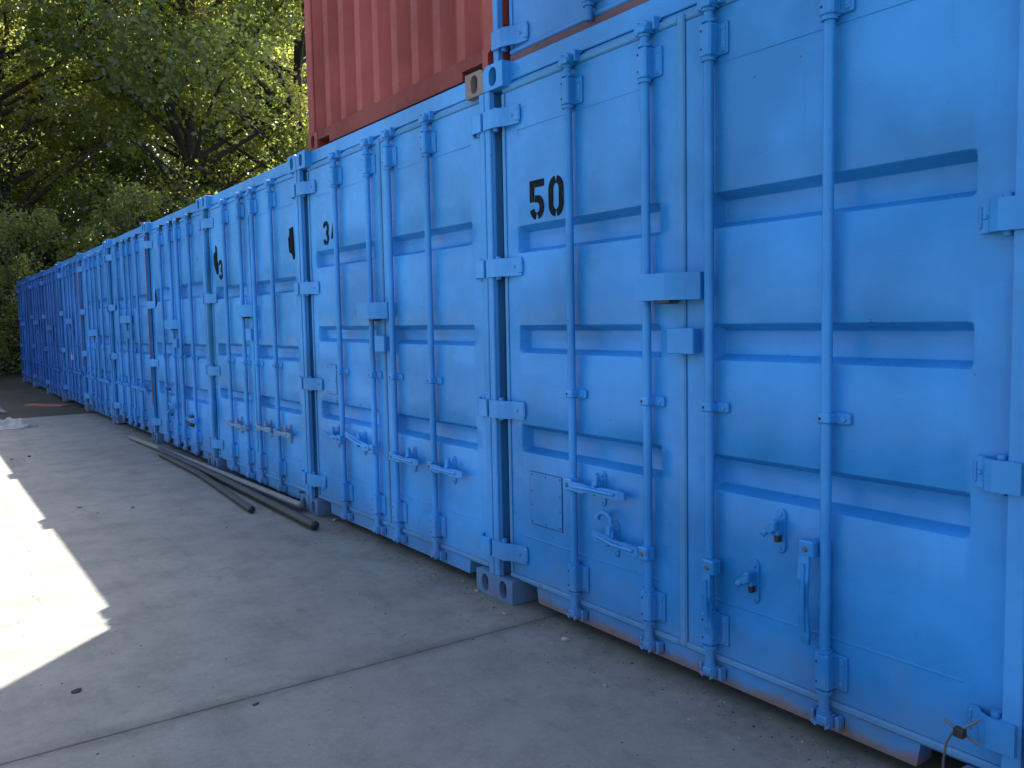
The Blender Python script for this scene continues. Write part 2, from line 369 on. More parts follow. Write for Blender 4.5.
def casting(W, side, top, front, mat, parent, z_jit=0.0, outer_round=True):
    """corner casting with its oval hole"""
    mb = MB(); u0 = 0.0 if side == 'L' else W-CW; u1 = u0+CW; z0 = H-CHh if top else 0.0; z1 = z0+CHh
    xf, xb = (0.0, .178) if front else (LEN, LEN-.178)
    sgn = 1 if front else -1
    cu, cz = (u0+u1)/2, (z0+z1)/2
    rr = 0.032 if (top and outer_round) else 0.004
    # outer outline
    pts = []
    def corner(cu_, cz_, r, a0):
        for k in range(5):
            a = a0 + math.pi/2*k/4; pts.append((cu_+r*math.cos(a), cz_+r*math.sin(a)))
    r_tl = rr if side == 'L' else .004; r_tr = rr if side == 'R' else .004
    corner(u1-r_tr, z1-r_tr, r_tr, 0); corner(u0+r_tl, z1-r_tl, r_tl, math.pi/2)
    corner(u0+.004, z0+.004, .004, math.pi); corner(u1-.004, z0+.004, .004, 1.5*math.pi)
    hu, hz_ = CW/2, CHh/2
    ctr = [(u1-r_tr, z1-r_tr, r_tr, 1, 1), (u0+r_tl, z1-r_tl, r_tl, -1, 1), (u0+.004, z0+.004, .004, -1, -1), (u1-.004, z0+.004, .004, 1, -1)]
    for k in range(40):
        a = 2*math.pi*k/40+.01; ca, sa = math.cos(a), math.sin(a); t = min(hu/abs(ca), hz_/abs(sa)); p = (cu+ca*t, cz+sa*t)
        if all(not ((p[0]-q[0])*q[3] > -.001 and (p[1]-q[1])*q[4] > -.001) for q in ctr): pts.append(p)
    pts.sort(key=lambda p: math.atan2(p[1]-cz, p[0]-cu)); n = len(pts)
    hole = []; hr, hh = 0.031, 0.013
    for (pu, pz) in pts:
        a = math.atan2(pz-cz, pu-cu); ca, sa = math.cos(a), math.sin(a)
        if abs(ca) > 1e-6 and abs(hr/ca*sa) <= hh: t = hr/abs(ca)
        else:
            b_ = abs(sa)*hh; t = b_ + math.sqrt(max(0, b_*b_ - hh*hh + hr*hr))
        hole.append((cu+ca*t, cz+sa*t))
    c = .002
    ring0 = [(xf, -p[0]+(p[0]-cu)*.02, p[1]-(p[1]-cz)*.02) for p in pts]
    ring1 = [(xf+sgn*c, -p[0], p[1]) for p in pts]; ring2 = [(xb, -p[0], p[1]) for p in pts]
    h0 = [(xf, -p[0], p[1]) for p in hole]; h1 = [(xf+sgn*.035, -p[0], p[1]) for p in hole]
    rings = [h1, h0, ring0, ring1, ring2]
    vs = [p for r_ in rings for p in r_]
    fs = [(i*n+k, i*n+(k+1) % n, (i+1)*n+(k+1) % n, (i+1)*n+k) for i in range(4) for k in range(n)]
    fs.append(list(range(4*n, 5*n)))
    mb.add(vs, fs)
    mb.m = 1; mb.add(h1, [list(range(n))])
    return mb.build('corner_casting', [mat, M_dark], parent)

def recess_panel(mb, uL, uR, z0, z1, ra, rb, rows, xf, xb, depth=.060, openL=False, openR=False):
    """door leaf: flat sheet with pressed horizontal recesses between ra..rb"""
    sl = .020
    def trans(a, b): return [a + (b-a)*k for k in (0, .07, .14, .5, .86, .93, 1)]
    us = sorted(set([uL] + trans(ra, ra+sl) + trans(rb-sl, rb) + [uR]))
    zs = [z0, z1]
    for (za, zb) in rows: zs += trans(za, za+.024) + trans(zb-.030, zb)
    zs = sorted(set(zs))
    # extra subdivisions for gentle waviness
    def sub(a, step):
        r = [a[0]]
        for p, q in zip(a[:-1], a[1:]):
            k = max(1, int((q-p)/step)); r += [p+(q-p)*i/k for i in range(1, k+1)]
        return r
    us = sub(us, .11); zs = sub(zs, .13)
    def ss(t):
        t = max(0, min(1, t)); e = .14; k_ = 1/(1-e)
        if t < e: return k_*t*t/(2*e)
        if t > 1-e: return 1 - k_*(1-t)**2/(2*e)
        return k_*(t-e/2)
    ph = random.random()*6
    def dep(u, z):
        fu = ss((u-ra)/sl)*ss((rb-u)/sl); fz = 0
        for (za, zb) in rows: fz = max(fz, ss((z-za)/.024)*ss((zb-z)/.030))
        wv = 0.0011*math.sin(u*5.1+ph)*math.sin(z*4.3+ph*2)+.0007*math.sin(u*11+z*9+ph)
        e = min(1, min(u-uL, uR-u, z-z0, z1-z)/.08)
        return xf + depth*fu*fz + wv*max(0, e)
    nu, nz = len(us), len(zs)
    vs = [(dep(u, z), -u, z) for z in zs for u in us]
    mb.add(vs, [(j*nu+i, j*nu+i+1, (j+1)*nu+i+1, (j+1)*nu+i) for j in range(nz-1) for i in range(nu-1)], True)
    # edges and back
    e = [(xf, xb, uL, z0, uR, z0), (xf, xb, uR, z0, uR, z1), (xf, xb, uR, z1, uL, z1), (xf, xb, uL, z1, uL, z0)]
    for (xa, xc, ua, za, ub, zb) in e:
        mb.add([(xa, -ua, za), (xa, -ub, zb), (xc, -ub, zb), (xc, -ua, za)], [(0, 1, 2, 3)])
    mb.add([(xb, -uL, z0), (xb, -uR, z0), (xb, -uR, z1), (xb, -uL, z1)], [(0, 1, 2, 3)])

def stroke(mb, pts, wd, x0, x1):
    """flat thick polyline, butt ends, mitred joins"""
    n = len(pts); L = []; Rr = []
    for i, p in enumerate(pts):
        a = Vector(pts[max(i-1, 0)]); b = Vector(pts[min(i+1, n-1)]); t = (b-a).normalized()
        if 0 < i < n-1:
            t1 = (Vector(p)-a).normalized(); t2 = (b-Vector(p)).normalized(); t = (t1+t2).normalized()
            k = 1/max(.5, t.dot(t1))
        else: k = 1
        nr = Vector((-t.y, t.x))*wd/2*k
        L.append((p[0]+nr.x, p[1]+nr.y)); Rr.append((p[0]-nr.x, p[1]-nr.y))
    vs = [(x0, -a[0], a[1]) for a in L] + [(x0, -a[0], a[1]) for a in Rr] + [(x1, -a[0], a[1]) for a in L] + [(x1, -a[0], a[1]) for a in Rr]
    fs = [(i, i+1, n+i+1, n+i) for i in range(n-1)]
    fs += [(i, i+1, 2*n+i+1, 2*n+i) for i in range(n-1)] + [(n+i, n+i+1, 3*n+i+1, 3*n+i) for i in range(n-1)]
    fs += [(0, n, 3*n, 2*n), (n-1, 2*n-1, 4*n-1, 3*n-1)]
    mb.add(vs, fs)
def arc(cx, cy, rx, ry, a0, a1, n=8):
    return [(cx+rx*math.cos(R(a0+(a1-a0)*k/n)), cy+ry*math.sin(R(a0+(a1-a0)*k/n))) for k in range(n+1)]
def digit(mb, d, u, z, w_, h, x):
    t = h*.175; a, b = u+t/2, u+w_-t/2; c = u+w_/2; zb, zt = z+t/2, z+h-t/2; gap = .006; x0, x1 = x-.0040, x+.0010
    rx = (b-a)/2; ry = rx*1.1
    if d == '0':
        stroke(mb, arc(c, zt-ry, rx, ry, 99, 180) + arc(c, zb+ry, rx, ry, 180, 261), t, x0, x1)
        stroke(mb, arc(c, zt-ry, rx, ry, 81, 0) + arc(c, zb+ry, rx, ry, 0, -81), t, x0, x1)
    if d == '5':
        stroke(mb, [(b+t/2, zt), (a, zt), (a, z+h*.46)], t, x0, x1)
        zc = zb+(h*.62-zb+z)/2; ryy = (z+h*.62-t/2-zb)/2+.0
        stroke(mb, [(a+t*.75, zb+2*ryy)] + arc(c, zb+ryy, rx, ryy, 70, -78) , t, x0, x1)
        stroke(mb, arc(c, zb+ryy, rx, ryy, 258, 190), t, x0, x1)
    if d == '3':
        ryu = (zt-(z+h*.5))/2; ryl = ((z+h*.5)-zb)/2
        stroke(mb, arc(c, zt-ryu, rx, ryu, 170, 98), t, x0, x1)
        stroke(mb, arc(c, zt-ryu, rx, ryu, 82, -80) , t, x0, x1)
        stroke(mb, arc(c, zb+ryl, rx, ryl, 84, -82), t, x0, x1)
        stroke(mb, arc(c, zb+ryl, rx, ryl, 262, 190), t, x0, x1)
    if d == '4':
        stroke(mb, [(b-t*.3, z+h), (b-t*.3, z+h*.40)], t, x0, x1); stroke(mb, [(b-t*.3, z+h*.22), (b-t*.3, z)], t, x0, x1)
        stroke(mb, [(b-t*.95, z+h*.98), (a, z+h*.31), (b-t*.95, z+h*.31)], t*.9, x0, x1)
    return mb

def hinge(W, side, zc, mat, parent, h=.085, ln=1.0):
    mb = MB(); t = .011
    def U(u):
        u = u if u < .1 else .1+(u-.1)*ln
        return u if side == 'L' else W-u
    out = [(.012, -.013), (.085, -.013), (.125, .000), (.170, .026), (.236, .036)]
    poly = [(U(u), x) for u, x in out] + [(U(u), x+t) for u, x in reversed(out)]
    mb.prism(poly, zc-h/2, zc+h/2, 'ux')
    # rounded end on the door
    mb.box(min(U(.205), U(.244)), max(U(.205), U(.244)), .030, .0455, zc-h*.38, zc+h*.38, .006)
    mb.rod(U(.074), .020, zc-h/2-.012, zc+h/2+.012, .014, 10)
    mb.box(min(U(.03), U(.06)), max(U(.03), U(.06)), -.002, .06, zc-h/2, zc+h/2, .002)
    mb.dome(U(.19), .028, zc, .008)
    return mb.build('hinge', mat, parent)

def locking_bar(u, mat, parent, zb_):
    mb = MB(); rc = .0175; xc = .014
    mb.rod(u, xc, zb_, 2.464, rc, 16)
    for z in (2.278, 2.408, .182 if zb_ > .05 else .094, .316 if zb_ > .05 else .228): mb.rod(u, xc, z-.006, z+.006, rc+.008, 14)
    # cams at both ends: collar, hook and claw
    for z, s_ in ((2.462, 1), (zb_-.007, -1))[:(2 if zb_ > .05 else 1)]:
        mb.rod(u, xc, z-.022, z+.022, rc+.006, 12)
        mb.box(u-.010, u+.030, -.016, .040, z-.012, z+.012, .003)
        mb.prism([(u-.034, z-.012), (u-.014, z-.018), (u-.008, z+s_*.02), (u-.020, z+s_*.034), (u-.036, z+s_*.020)], -.008, .022, 'uz', .003)
        mb.prism([(u+.016, z-s_*.01), (u+.034, z-s_*.004), (u+.034, z+s_*.022), (u+.018, z+s_*.034)], -.010, .024, 'uz', .003)
    return mb.build('locking_bar', [mat, M_darkmetal], parent)
def brackets(u, mat, parent, detail, lo=.188):
    for z0, z1 in ((2.284, 2.402), (lo, lo+.122)):
        mb = MB()
        mb.box(u-.026, u+.026, -.009, .046, z0, z1, .007)
        mb.box(u+.020, u+.066, .033, .0470, z0+.004, z1-.004, .004)
        mb.box(u+.040, u+.058, .027, .0400, z0+.012, z1-.012, .004)
        if detail:
            for z in (z0+.028, z1-.028):
                mb.dome(u+.050, .0275, z, .007)
                mb.m = 1; mb.dome(u-.014, -.0085, z, .0048); mb.m = 0
        mb.build('bar_bracket', [mat, M_darkmetal], parent)
    mb = MB(); z0, z1 = 1.046, 1.078
    mb.box(u-.024, u+.024, -.008, .046, z0, z1, .005); mb.box(u+.018, u+.070, .030, .0470, z0-.003, z1+.003, .005)
    if detail:
        mb.m = 1; mb.dome(u-.010, -.0075, 1.062, .006); mb.m = 0; mb.dome(u+.050, .0305, 1.062, .012)
    mb.build('bar_bracket', [mat, M_darkmetal], parent)
def keepers(u, mat, parent, low=False):
    for z in ((2.480,) if low else (2.480, .085)):
        mb = MB()
        mb.box(u-.052, u-.038, .012, .056, z-.026, z+.022, .003); mb.box(u+.038, u+.052, .012, .056, z-.022, z+.026, .003)
        mb.box(u-.052, u+.052, .040, .056, z-.018, z+.018, .003)
        mb.build('cam_keeper', mat, parent)

def handle(u, z, ang, mat, parent, length=.34, bracket=True, flip=1):
    """lever: pivot clevis at the bar (u, z) and an arm at angle ang (deg; 0 = to the right, 180 = left, -90 = hanging)"""
    mb = MB(); ca, sa = math.cos(R(ang)), math.sin(R(ang))
    def P(a, b): return (u+a*ca-b*sa, z+a*sa+b*ca)
    mb.box(u-.028, u+.028, -.022, .024, z-.027, z+.027, .005)
    mb.m = 1; mb.dome(u+.0, -.022, z, .010); mb.m = 0
    # arm in sections: flat, twisted waist, grip
    prof = [(0.02, .018), (.10, .021), (.13, .014), (.18, .013), (.22, .019), (length-.03, .020), (length, .012)]
    up_ = [P(a, b) for a, b in prof]; dn = [P(a, -b) for a, b in reversed(prof)]
    xs = [-.020, -.024, -.018, -.016, -.014, -.006, .002]
    n = len(prof); vs = []
    for k, (a, b) in enumerate(prof):
        for sgn in (1, -1):
            pu, pz = P(a, b*sgn); vs.append((xs[k]-.006, -pu, pz)); vs.append((xs[k]+.007, -pu, pz))
    fs = []
    for k in range(n-1):
        o_ = k*4; q = (k+1)*4
        fs += [(o_, q, q+2, o_+2), (o_+1, o_+3, q+3, q+1), (o_, o_+1, q+1, q), (o_+2, q+2, q+3, o_+3)]
    fs += [(0, 2, 3, 1), ((n-1)*4, (n-1)*4+1, (n-1)*4+3, (n-1)*4+2)]
    mb.add(vs, fs)
    # raised rib on the grip
    a0, a1 = .045, length-.05
    pts = [P(a0, 0), P((a0+a1)/2, .004*flip), P(a1, 0)]
    mb.tube([(-.030, -pts[0][0], pts[0][1]), (-.032, -pts[1][0], pts[1][1]), (-.015, -pts[2][0], pts[2][1])], .007, 8)
    mb.m = 1; pu, pz = P(.155, 0); mb.dome(pu, -.022, pz, .006)
    return mb.build('lever_handle', [mat, M_bolt], parent)

def catch(u, z, mat, parent, closed=True, hook=False, matb=None):
    mb = MB()
    pl = arc(u, z+.055, .020, .022, 0, 180, 6) + arc(u, z-.055, .020, .022, 180, 360, 6)
    mb.prism(pl, .036, .0465, 'uz', .003)
    mb.dome(u, .036, z+.058, .011); mb.dome(u, .036, z-.060, .009)
    mb.box(u-.010, u+.014, .004, .040, z-.012, z+.040, .004)
    if closed:
        mb.prism([(u-.020, z+.014), (u+.018, z+.020), (u+.022, z+.060), (u+.010, z+.074), (u-.004, z+.064), (u-.006, z+.036)], -.012, .008, 'uz', .004)
        mb.box(u-.008, u+.010, -.020, .010, z-.022, z+.018, .004)
    else:
        mb.prism([(u-.030, z+.006), (u-.014, z+.024), (u-.002, z+.042), (u+.014, z+.040), (u+.014, z+.008), (u-.008, z-.006)], -.014, .010, 'uz', .004)
        mb.tube([(-.006, -(u-.024), z+.002), (-.020, -(u-.030), z-.010)], .011, 10)
        mb.m = 1; mb.box(u-.008, u+.010, .010, .034, z-.036, z-.008, .004); mb.m = 0
    if hook:
        pts = arc(u-.035, z+.070, .045, .040, 10, 165, 8)
        mb.tube([(.006, -a, b) for a, b in pts], [.011]*8+[.015], 10)
        mb.tube([(.006, -pts[0][0], pts[0][1]), (.004, -(u+.014), z+.01)], .011, 10)
    return mb.build('handle_catch', [mat, M_darkmetal if not closed else M_bolt], parent)

def sidewall(mb, x0, x1, yy, z0, z1, out, pitch=.278, amp=.036):
    """corrugated long wall in plane y=yy (out = +1/-1 outward direction)"""
    xs = []; x = x0; pr = [(0, 0), (.072, 0), (.140, 1), (.210, 1)]
    n = int((x1-x0)/pitch)
    P = [(x0, 0)]
    for k in range(n):
        for (a, d) in pr: P.append((x0+.03+k*(x1-x0-.06)/n + a*(x1-x0-.06)/n/pitch, d))
    P.append((x1, 0))
    vs = []
    for (a, d) in P:
        y = yy - out*(amp*d); vs += [(a, y, z0), (a, y, z1)]
    mb.add(vs, [(2*i, 2*i+2, 2*i+3, 2*i+1) for i in range(len(P)-1)])

def shell(root, W, mat, rear_mat=None, floor=True):
    """everything behind the door end: side walls, rails, roof, rear end, floor"""
    mb = MB(); sidewall(mb, .17, LEN-.17, -.012, .16, H-.06, 1); mb.build('side_wall', mat, root)
    mb = MB(); sidewall(mb, .17, LEN-.17, -W+.012, .16, H-.06, -1); mb.build('side_wall', mat, root)
    mb = MB(); n = 26
    vs = []
    for k in range(n*4+1):
        a = .12 + (LEN-.24)*k/(n*4); d = (0, 0, 1, 1)[k % 4]
        vs += [(a, -.06, H-.022-.018*d), (a, -W+.06, H-.022-.018*d)]
    mb.add(vs, [(2*i, 2*i+1, 2*i+3, 2*i+2) for i in range(n*4)]); mb.build('roof', mat, root)
    mb = MB(); mb.box(.05, W-.05, .14, LEN-.05, .13, .158, 0); mb.build('floor', M_floor, root)
    def one(nm, *b): mb = MB(); mb.box(*b, .003); mb.build(nm, mat, root)
    for u0, u1 in ((.004, .064), (W-.064, W-.004)):
        one('top_rail', u0, u1, .179, LEN-.179, H-.066, H-.006); one('bottom_rail', u0, u1, .179, LEN-.179, .040, .165)
    for u in (0.02, W-.12): one('corner_post', u, u+.10, LEN-.12, LEN-.004, CHh, H-CHh)
    one('top_rail', .163, W-.163, LEN-.07, LEN-.012, H-.12, H-.008); one('bottom_rail', .163, W-.163, LEN-.07, LEN-.012, .035, .16)
    mb = MB(); P = []; n = 9
    a0, a1 = .12, W-.12
    for k in range(n):
        for a, d in ((0, 0), (.30, 0), (.5, 1), (.8, 1)): P.append((a0+(a1-a0)*(k+a)/n, d))
    P.append((a1, 0)); vs = []
    for (a, d) in P: vs += [(LEN-.02-.045*d, -a, .16), (LEN-.02-.045*d, -a, H-.11)]
    mb.add(vs, [(2*i, 2*i+2, 2*i+3, 2*i+1) for i in range(len(P)-1)]); mb.build('end_wall', rear_mat or mat, root)

def blue_container(n, yleft, W, label, x=0.0, z=0.0, cfg=None, rz=0.0, group='blue containers standing side by side in the bottom row'):
    cfg = cfg or {}
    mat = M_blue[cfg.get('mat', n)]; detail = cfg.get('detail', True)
    root = empty('shipping_container', (x, yleft, z), rz)
    tag(root, label, 'shipping container', group)
    s = 1.0 if n == 0 else W/2.505                                   # the layout below is measured on the nearest container
    S = lambda u: u*s
    strip = cfg.get('strip', M_strip if n in (0, 1, 2) else mat)
    cl = cfg.get('cast_mat', {})
    for side in 'LR':
        for top in ((1,) if cfg.get('low') else (0, 1)):
            casting(W, side, top, True, cl.get((side, top), mat if top else M_castb), root); casting(W, side, top, False, mat, root, outer_round=False)
    shell(root, W, mat)
    # front frame: posts behind, header, sill
    low = cfg.get('low'); zl_ = .016 if low else CHh+.002
    for a, b in ((0.012, .165), (W-.165, W-.012)):
        mb = MB(); mb.box(a, b, .150, .176, .012 if low else CHh, H-CHh, .003); mb.build('corner_post', mat, root)
    mb = MB()
    mb.box(.085, W-.085, .052, .130, 2.503, 2.586, .003); mb.box(.100, W-.100, .0605, .125, 2.4575, 2.5025, .003)
    mb.build('header', mat, root)
    mb = MB(); nt_ = S(.30)
    if low: mb.box(.10, W-.10, .034, .12, .004, .045, .003)
    else:
        mb.prism([(.163, .118), (.163, .162), (W-.163, .162), (W-.163, .118), (W-nt_, .118), (W-nt_-.012, .044), (nt_+.012, .044), (nt_, .118)], .048, .126, 'uz')
    mb.build('sill', M_rustsill if low else mat, root)
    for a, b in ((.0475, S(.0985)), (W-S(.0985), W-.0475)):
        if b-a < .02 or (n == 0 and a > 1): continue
        mb = MB(); mb.box(a, b, .066, .1475, zl_, H-CHh-.002, .004); mb.build('slot_shade_fill', M_slotshade, root)  # dark box added in the hinge-side slot to paint its shade and dirt
    # J-shaped edge strips of the corner posts
    for side in 'LR':
        mb = MB(); bow = cfg.get('bow', {}).get(side); zl = .012 if low else CHh
        u0, u1 = (.004, .046) if side == 'L' else (W-.046, W-.004)
        if n == 0 and side == 'R': u0, u1 = W-.053, W-.003
        if bow:
            N = 40; vs = []
            for k in range(N+1):
                zz = CHh + (H-2*CHh)*k/N
                d = 0
                for (za, zb, am) in bow:
                    if za < zz < zb: d += am*math.sin(math.pi*(zz-za)/(zb-za))**2
                for (uu, xx, kk) in ((u0+.004, .004, .9), (u0+.014, .0005, 1), (u1-.014, .0025, 1), (u1-.014, .020, 1), (u0+.010, .098, .2), (u0, .098, .1)): vs.append((xx-d*.35*kk, -(uu+d*kk), zz))
            mb.add(vs, [(k*6+i, k*6+(i+1) % 6, (k+1)*6+(i+1) % 6, (k+1)*6+i) for k in range(N) for i in range(6)])
        else:
            mb.box(u0, u1, .002, .018, zl-.001, H-CHh+.001, .004)
            mb.box(u0 if side == 'L' else u1-.014, u0+.014 if side == 'L' else u1, .019, .149, zl, H-CHh, .002)
            mb.box(u1-.010 if side == 'L' else u0, u1 if side == 'L' else u0+.010, .0175, .034, zl, H-CHh, .002)
        if side == 'L' and cfg.get('redlip'):
            mb.m = 1; za, zb = cfg['redlip']; mb.box(u1-.020, u1+.006, -.003, .0015, za, zb, .001); mb.m = 0
        mb.build('post_edge', [cfg.get('stripR', strip) if side == 'R' else strip, M_redlip], root)
    # the two door leaves
    zs0, zs1 = (.074 if low else .150), 2.452
    rows = [(1.695, 1.825), (1.228, 1.362), (.756, .892)]
    if cfg.get('rows') is not None: rows = cfg['rows']
    doors = []
    for di, (ua, ub, ra, rb) in enumerate(((S(.100), S(1.233), S(.200), S(1.140)), (S(1.276), W-(.058 if n == 0 else S(.100)), S(1.392), W-(.167 if n == 0 else S(.200))))):
        mb = MB(); recess_panel(mb, ua, ub, zs0, zs1, ra, rb, rows, .045, .114)
        for z_ in (2.267, .352): mb.box(ra+.01, rb-.01, .0425, .0465, z_-.004, z_+.004, .0015)
        d = mb.build('door', mat, root); doors.append(d)
        gm = M_gask if n in (0, 1) else mat
        for bx in ((ua-.004, ub+.004, .040, .062, zs1+.003, zs1+.034, .006), (ua-.004, ub+.004, .034, .060, zs0-.026, zs0-.0015, .006),
                   ((ua-.004, ua+.018) if di == 0 else (ub-.006, ub+.003)) + (.038, .0445, zs0+.001, zs1-.001, .003)):
            gk = MB(); gk.box(*bx); gk.build('door_gasket', gm, d)
        if di == 0:
            gk = MB(); gk.box(ub+.001, S(1.271), .036, .070, zs0-.024, zs1+.03, .006); gk.build('door_gasket', gm, d)
        for zc in (2.335, 1.636, .955, .125 if low else .257): hinge(W, 'LR'[di], zc, M_strip if n in (0, 1, 2) and di == 0 else mat, d, ln=1.0 if not di else (.40 if n == 0 else .45))
    bars = cfg.get('bars', (.627, 1.092, 1.410, 1.892) if n == 0 else (.625, 1.090, 1.405, 1.880))
    xb_ = [S(b) for b in bars]
    for i, u in enumerate(xb_):
        d = doors[i//2]
        locking_bar(u, mat, d, .03 if low else .105); brackets(u, mat, d, detail, .10 if low else .188); keepers(u, cfg.get('keepmat', mat), d, low)
    for (bi, z_, a, L, *off) in cfg.get('levers', ((0, .60, 180, .33), (1, .60, 180, .30), (2, .60, -2, .30), (3, .60, -2, .30))):
        handle(xb_[bi]+(off[0] if off else 0), z_, a, cfg.get('levmat', mat), doors[bi//2], L)
    for (u, z_, closed, hk) in cfg.get('catches', ((.48, .61, 1, 0), (.92, .61, 1, 0), (1.60, .60, 1, 0), (2.06, .60, 1, 0))):
        catch(S(u), z_, cfg.get('levmat', mat), doors[0 if u < 1.25 else 1], closed, hk)
    # lock box and lug plate
    zb = cfg.get('lock', 1.497)
    if zb:
        mb = MB()
        pl = [(S(1.10), .0445), (S(1.10), -.050), (S(1.115), -.068), (S(1.27), -.068), (S(1.33), -.030), (S(1.372), .010), (S(1.372), .0445),
              (S(1.364), .0445), (S(1.364), .014), (S(1.326), -.024), (S(1.267), -.061), (S(1.12), -.061), (S(1.107), -.047), (S(1.107), .0445)]
        mb.prism(pl, zb-.048, zb+.050, 'ux')
        mb.prism([(S(1.108), .0445), (S(1.108), -.046), (S(1.12), -.0605), (S(1.266), -.0605), (S(1.325), -.023), (S(1.363), .015), (S(1.363), .0445)], zb+.038, zb+.048, 'ux')
        mb.m = 1; mb.box(S(1.19), S(1.25), -.03, .03, zb-.062, zb+.02, .006); mb.m = 0
        mb.build('lock_box', [mat, M_bolt], doors[0])
        mb = MB(); mb.box(S(1.222), S(1.352), -.010, .006, zb-.247, zb-.150, .003); mb.box(S(1.278), S(1.345), .005, .0445, zb-.242, zb-.156, .002)
        mb.build('lug_plate', mat, doors[1])
    return root, doors

YL = 3.525; PITCHY = 2.443
labels = {
 -1: 'blue container at the right edge of the photo, only its rusty brown post showing',
 0: 'nearest blue steel container with black 50 stencilled on its left door',
 1: 'blue container marked 34, directly under the red container',
 2: 'blue container with two torn black patches, next left of the one marked 34',
 3: 'blue container with a brown rusty lock, second left of the one marked 34',
 4: 'blue container whose right side touches the red-edged post of the third container left of 34 on the row',
 5: 'blue container with a red strip down its left corner post, beside the soil edge',
 6: 'blue container standing on the soil just past the red-striped post',
 7: 'darker blue container between two others, third from the far end of the row',
 8: 'darker blue container, second from the far end of the row under the trees',
 9: 'last dark blue container at the far left end of the row'}
labels[4] = 'blue container fourth left of the one marked 50, last one wholly on the concrete'
cfgs = {
 -1: dict(detail=False, strip=M_rustpost, stripR=M_blue[-1], lock=1.49),
 0: dict(levers=((0, .668, 0, .345), (1, .462, 177, .330), (2, .485, -90, .27, .018), (3, .640, -92, .32, -.050)),
         catches=((.793, .668, 1, 0), (.872, .468, 1, 1), (1.702, .664, 0, 0), (1.593, .463, 0, 0)), lock=1.497),
 1: dict(levers=((0, .612, 178, .32), (1, .60, 172, .42), (2, .590, -1, .30), (3, .589, -1, .32)),
         catches=((.500, .610, 1, 0), (.925, .612, 1, 0), (1.610, .588, 1, 0), (2.065, .584, 1, 0)), lock=1.455,
         bars=(.636, 1.138, 1.424, 1.892), rows=[(1.767, 1.889), (1.255, 1.367), (.715, .842)], cast_mat={('R', 1): M_greycast}),
 2: dict(strip=M_bent, stripR=M_blue[2], levers=((0, .50, 0, .30), (1, .50, 183, .25), (2, .54, 0, .30), (3, .54, 0, .30)), levmat=M_steel,
         catches=((.85, .50, 1, 0), (1.62, .54, 1, 0), (2.08, .54, 1, 0)), bars=(.64, 1.10, 1.43, 1.88), lock=1.50,
         rows=[(1.62, 1.74), (1.10, 1.22), (.70, .80)], bow={'L': [(1.70, 2.28, .075), (.30, .90, .080)]}),
 3: dict(detail=False, levers=((1, .52, 178, .30), (3, .42, 180, .28)), catches=((.80, .70, 0, 0), (.85, .42, 0, 0), (1.66, .42, 0, 0)), bars=(.70, 1.16, 1.46, 1.93),
         rows=[(1.66, 1.82), (1.05, 1.20), (.60, .75)], lock=1.40, redlip=(.45, 2.44), keepmat=M_darkmetal),
 4: dict(detail=False, rows=[(1.60, 1.76), (1.02, 1.16), (.56, .70)], bars=(.62, 1.10, 1.40, 1.86), lock=1.46, keepmat=M_darkmetal),
 5: dict(detail=False, rows=[(1.66, 1.80), (1.12, 1.26), (.60, .74)], redlip=(.75, 2.47), lock=1.30, bars=(.66, 1.08, 1.43, 1.92)),
 6: dict(detail=False, rows=[], lock=1.48), 7: dict(detail=False, rows=[], lock=1.40), 8: dict(detail=False, lock=1.50), 9: dict(detail=False, rows=[])}
conts = {}
for n in range(-1, 10):
    if n == -1: yl, W = YL-2.495-.004, 2.438
    elif n == 0: yl, W = YL, 2.495
    else: yl, W = YL + n*PITCHY, 2.438
    if n == 1: yl -= .006
    xo = {-1: .006, 4: .012, 6: .010, 7: -.012, 8: .015}.get(n, 0.0); zo = {4: .018, 6: .015, 7: -.012, 8: .01}.get(n, 0.0)
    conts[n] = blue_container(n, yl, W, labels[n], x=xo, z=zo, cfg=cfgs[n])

# markings and small one-off pieces, children of the doors they are on
def mark(txt, u, z, wd, h, gap, door, x=.045):
    mb = MB()
    for i, ch in enumerate(txt): digit(mb, ch, u+i*(wd+gap), z, wd, h, x)
    return mb.build('stencilled_number', M_black, door)
d0, d1 = conts[0][1]
mark('50', .305, 1.838, .105, .178, .036, d0, .0455)
e0, e1 = conts[1][1]
mark('34', .340, 1.915, .095, .165, .040, e0, .0455)
f0, f1 = conts[2][1]
mark('35', .340, 1.80, .105, .180, .034, f0, .0455)
def torn(pts, door, label):
    mb = MB(); mb.prism(pts, .0385, .0452, 'uz'); o = mb.build('torn_patch', M_torn, door); o['label'] = label
torn([(.20, 2.03), (.235, 2.06), (.255, 2.05), (.27, 2.12), (.300, 2.10), (.305, 1.98), (.325, 1.93), (.315, 1.86), (.28, 1.85), (.24, 1.90), (.21, 1.95)], f0, 'torn black patch on the left door')
torn([(2.13, 2.02), (2.155, 2.04), (2.16, 2.09), (2.225, 2.10), (2.24, 1.88), (2.22, 1.86), (2.20, 1.90), (2.145, 1.92)], f1, 'torn black patch on the right door')
torn([(.24, 1.74), (.28, 1.80), (.30, 1.70), (.285, 1.62), (.25, 1.66)], conts[3][1][0], 'small torn black patch')
mb = MB(); mb.box(1.58, 1.74, -.01, .044, .34, .46, .02); o = mb.build('rusty_lock', M_lockb, conts[3][1][1])
mb = MB(); mb.box(1.3, 1.36, -.03, .02, .80, .90, .01); o = mb.build('padlock', simple('bright_padlock', (.6, .6, .6), .3, .8), conts[6][1][1])
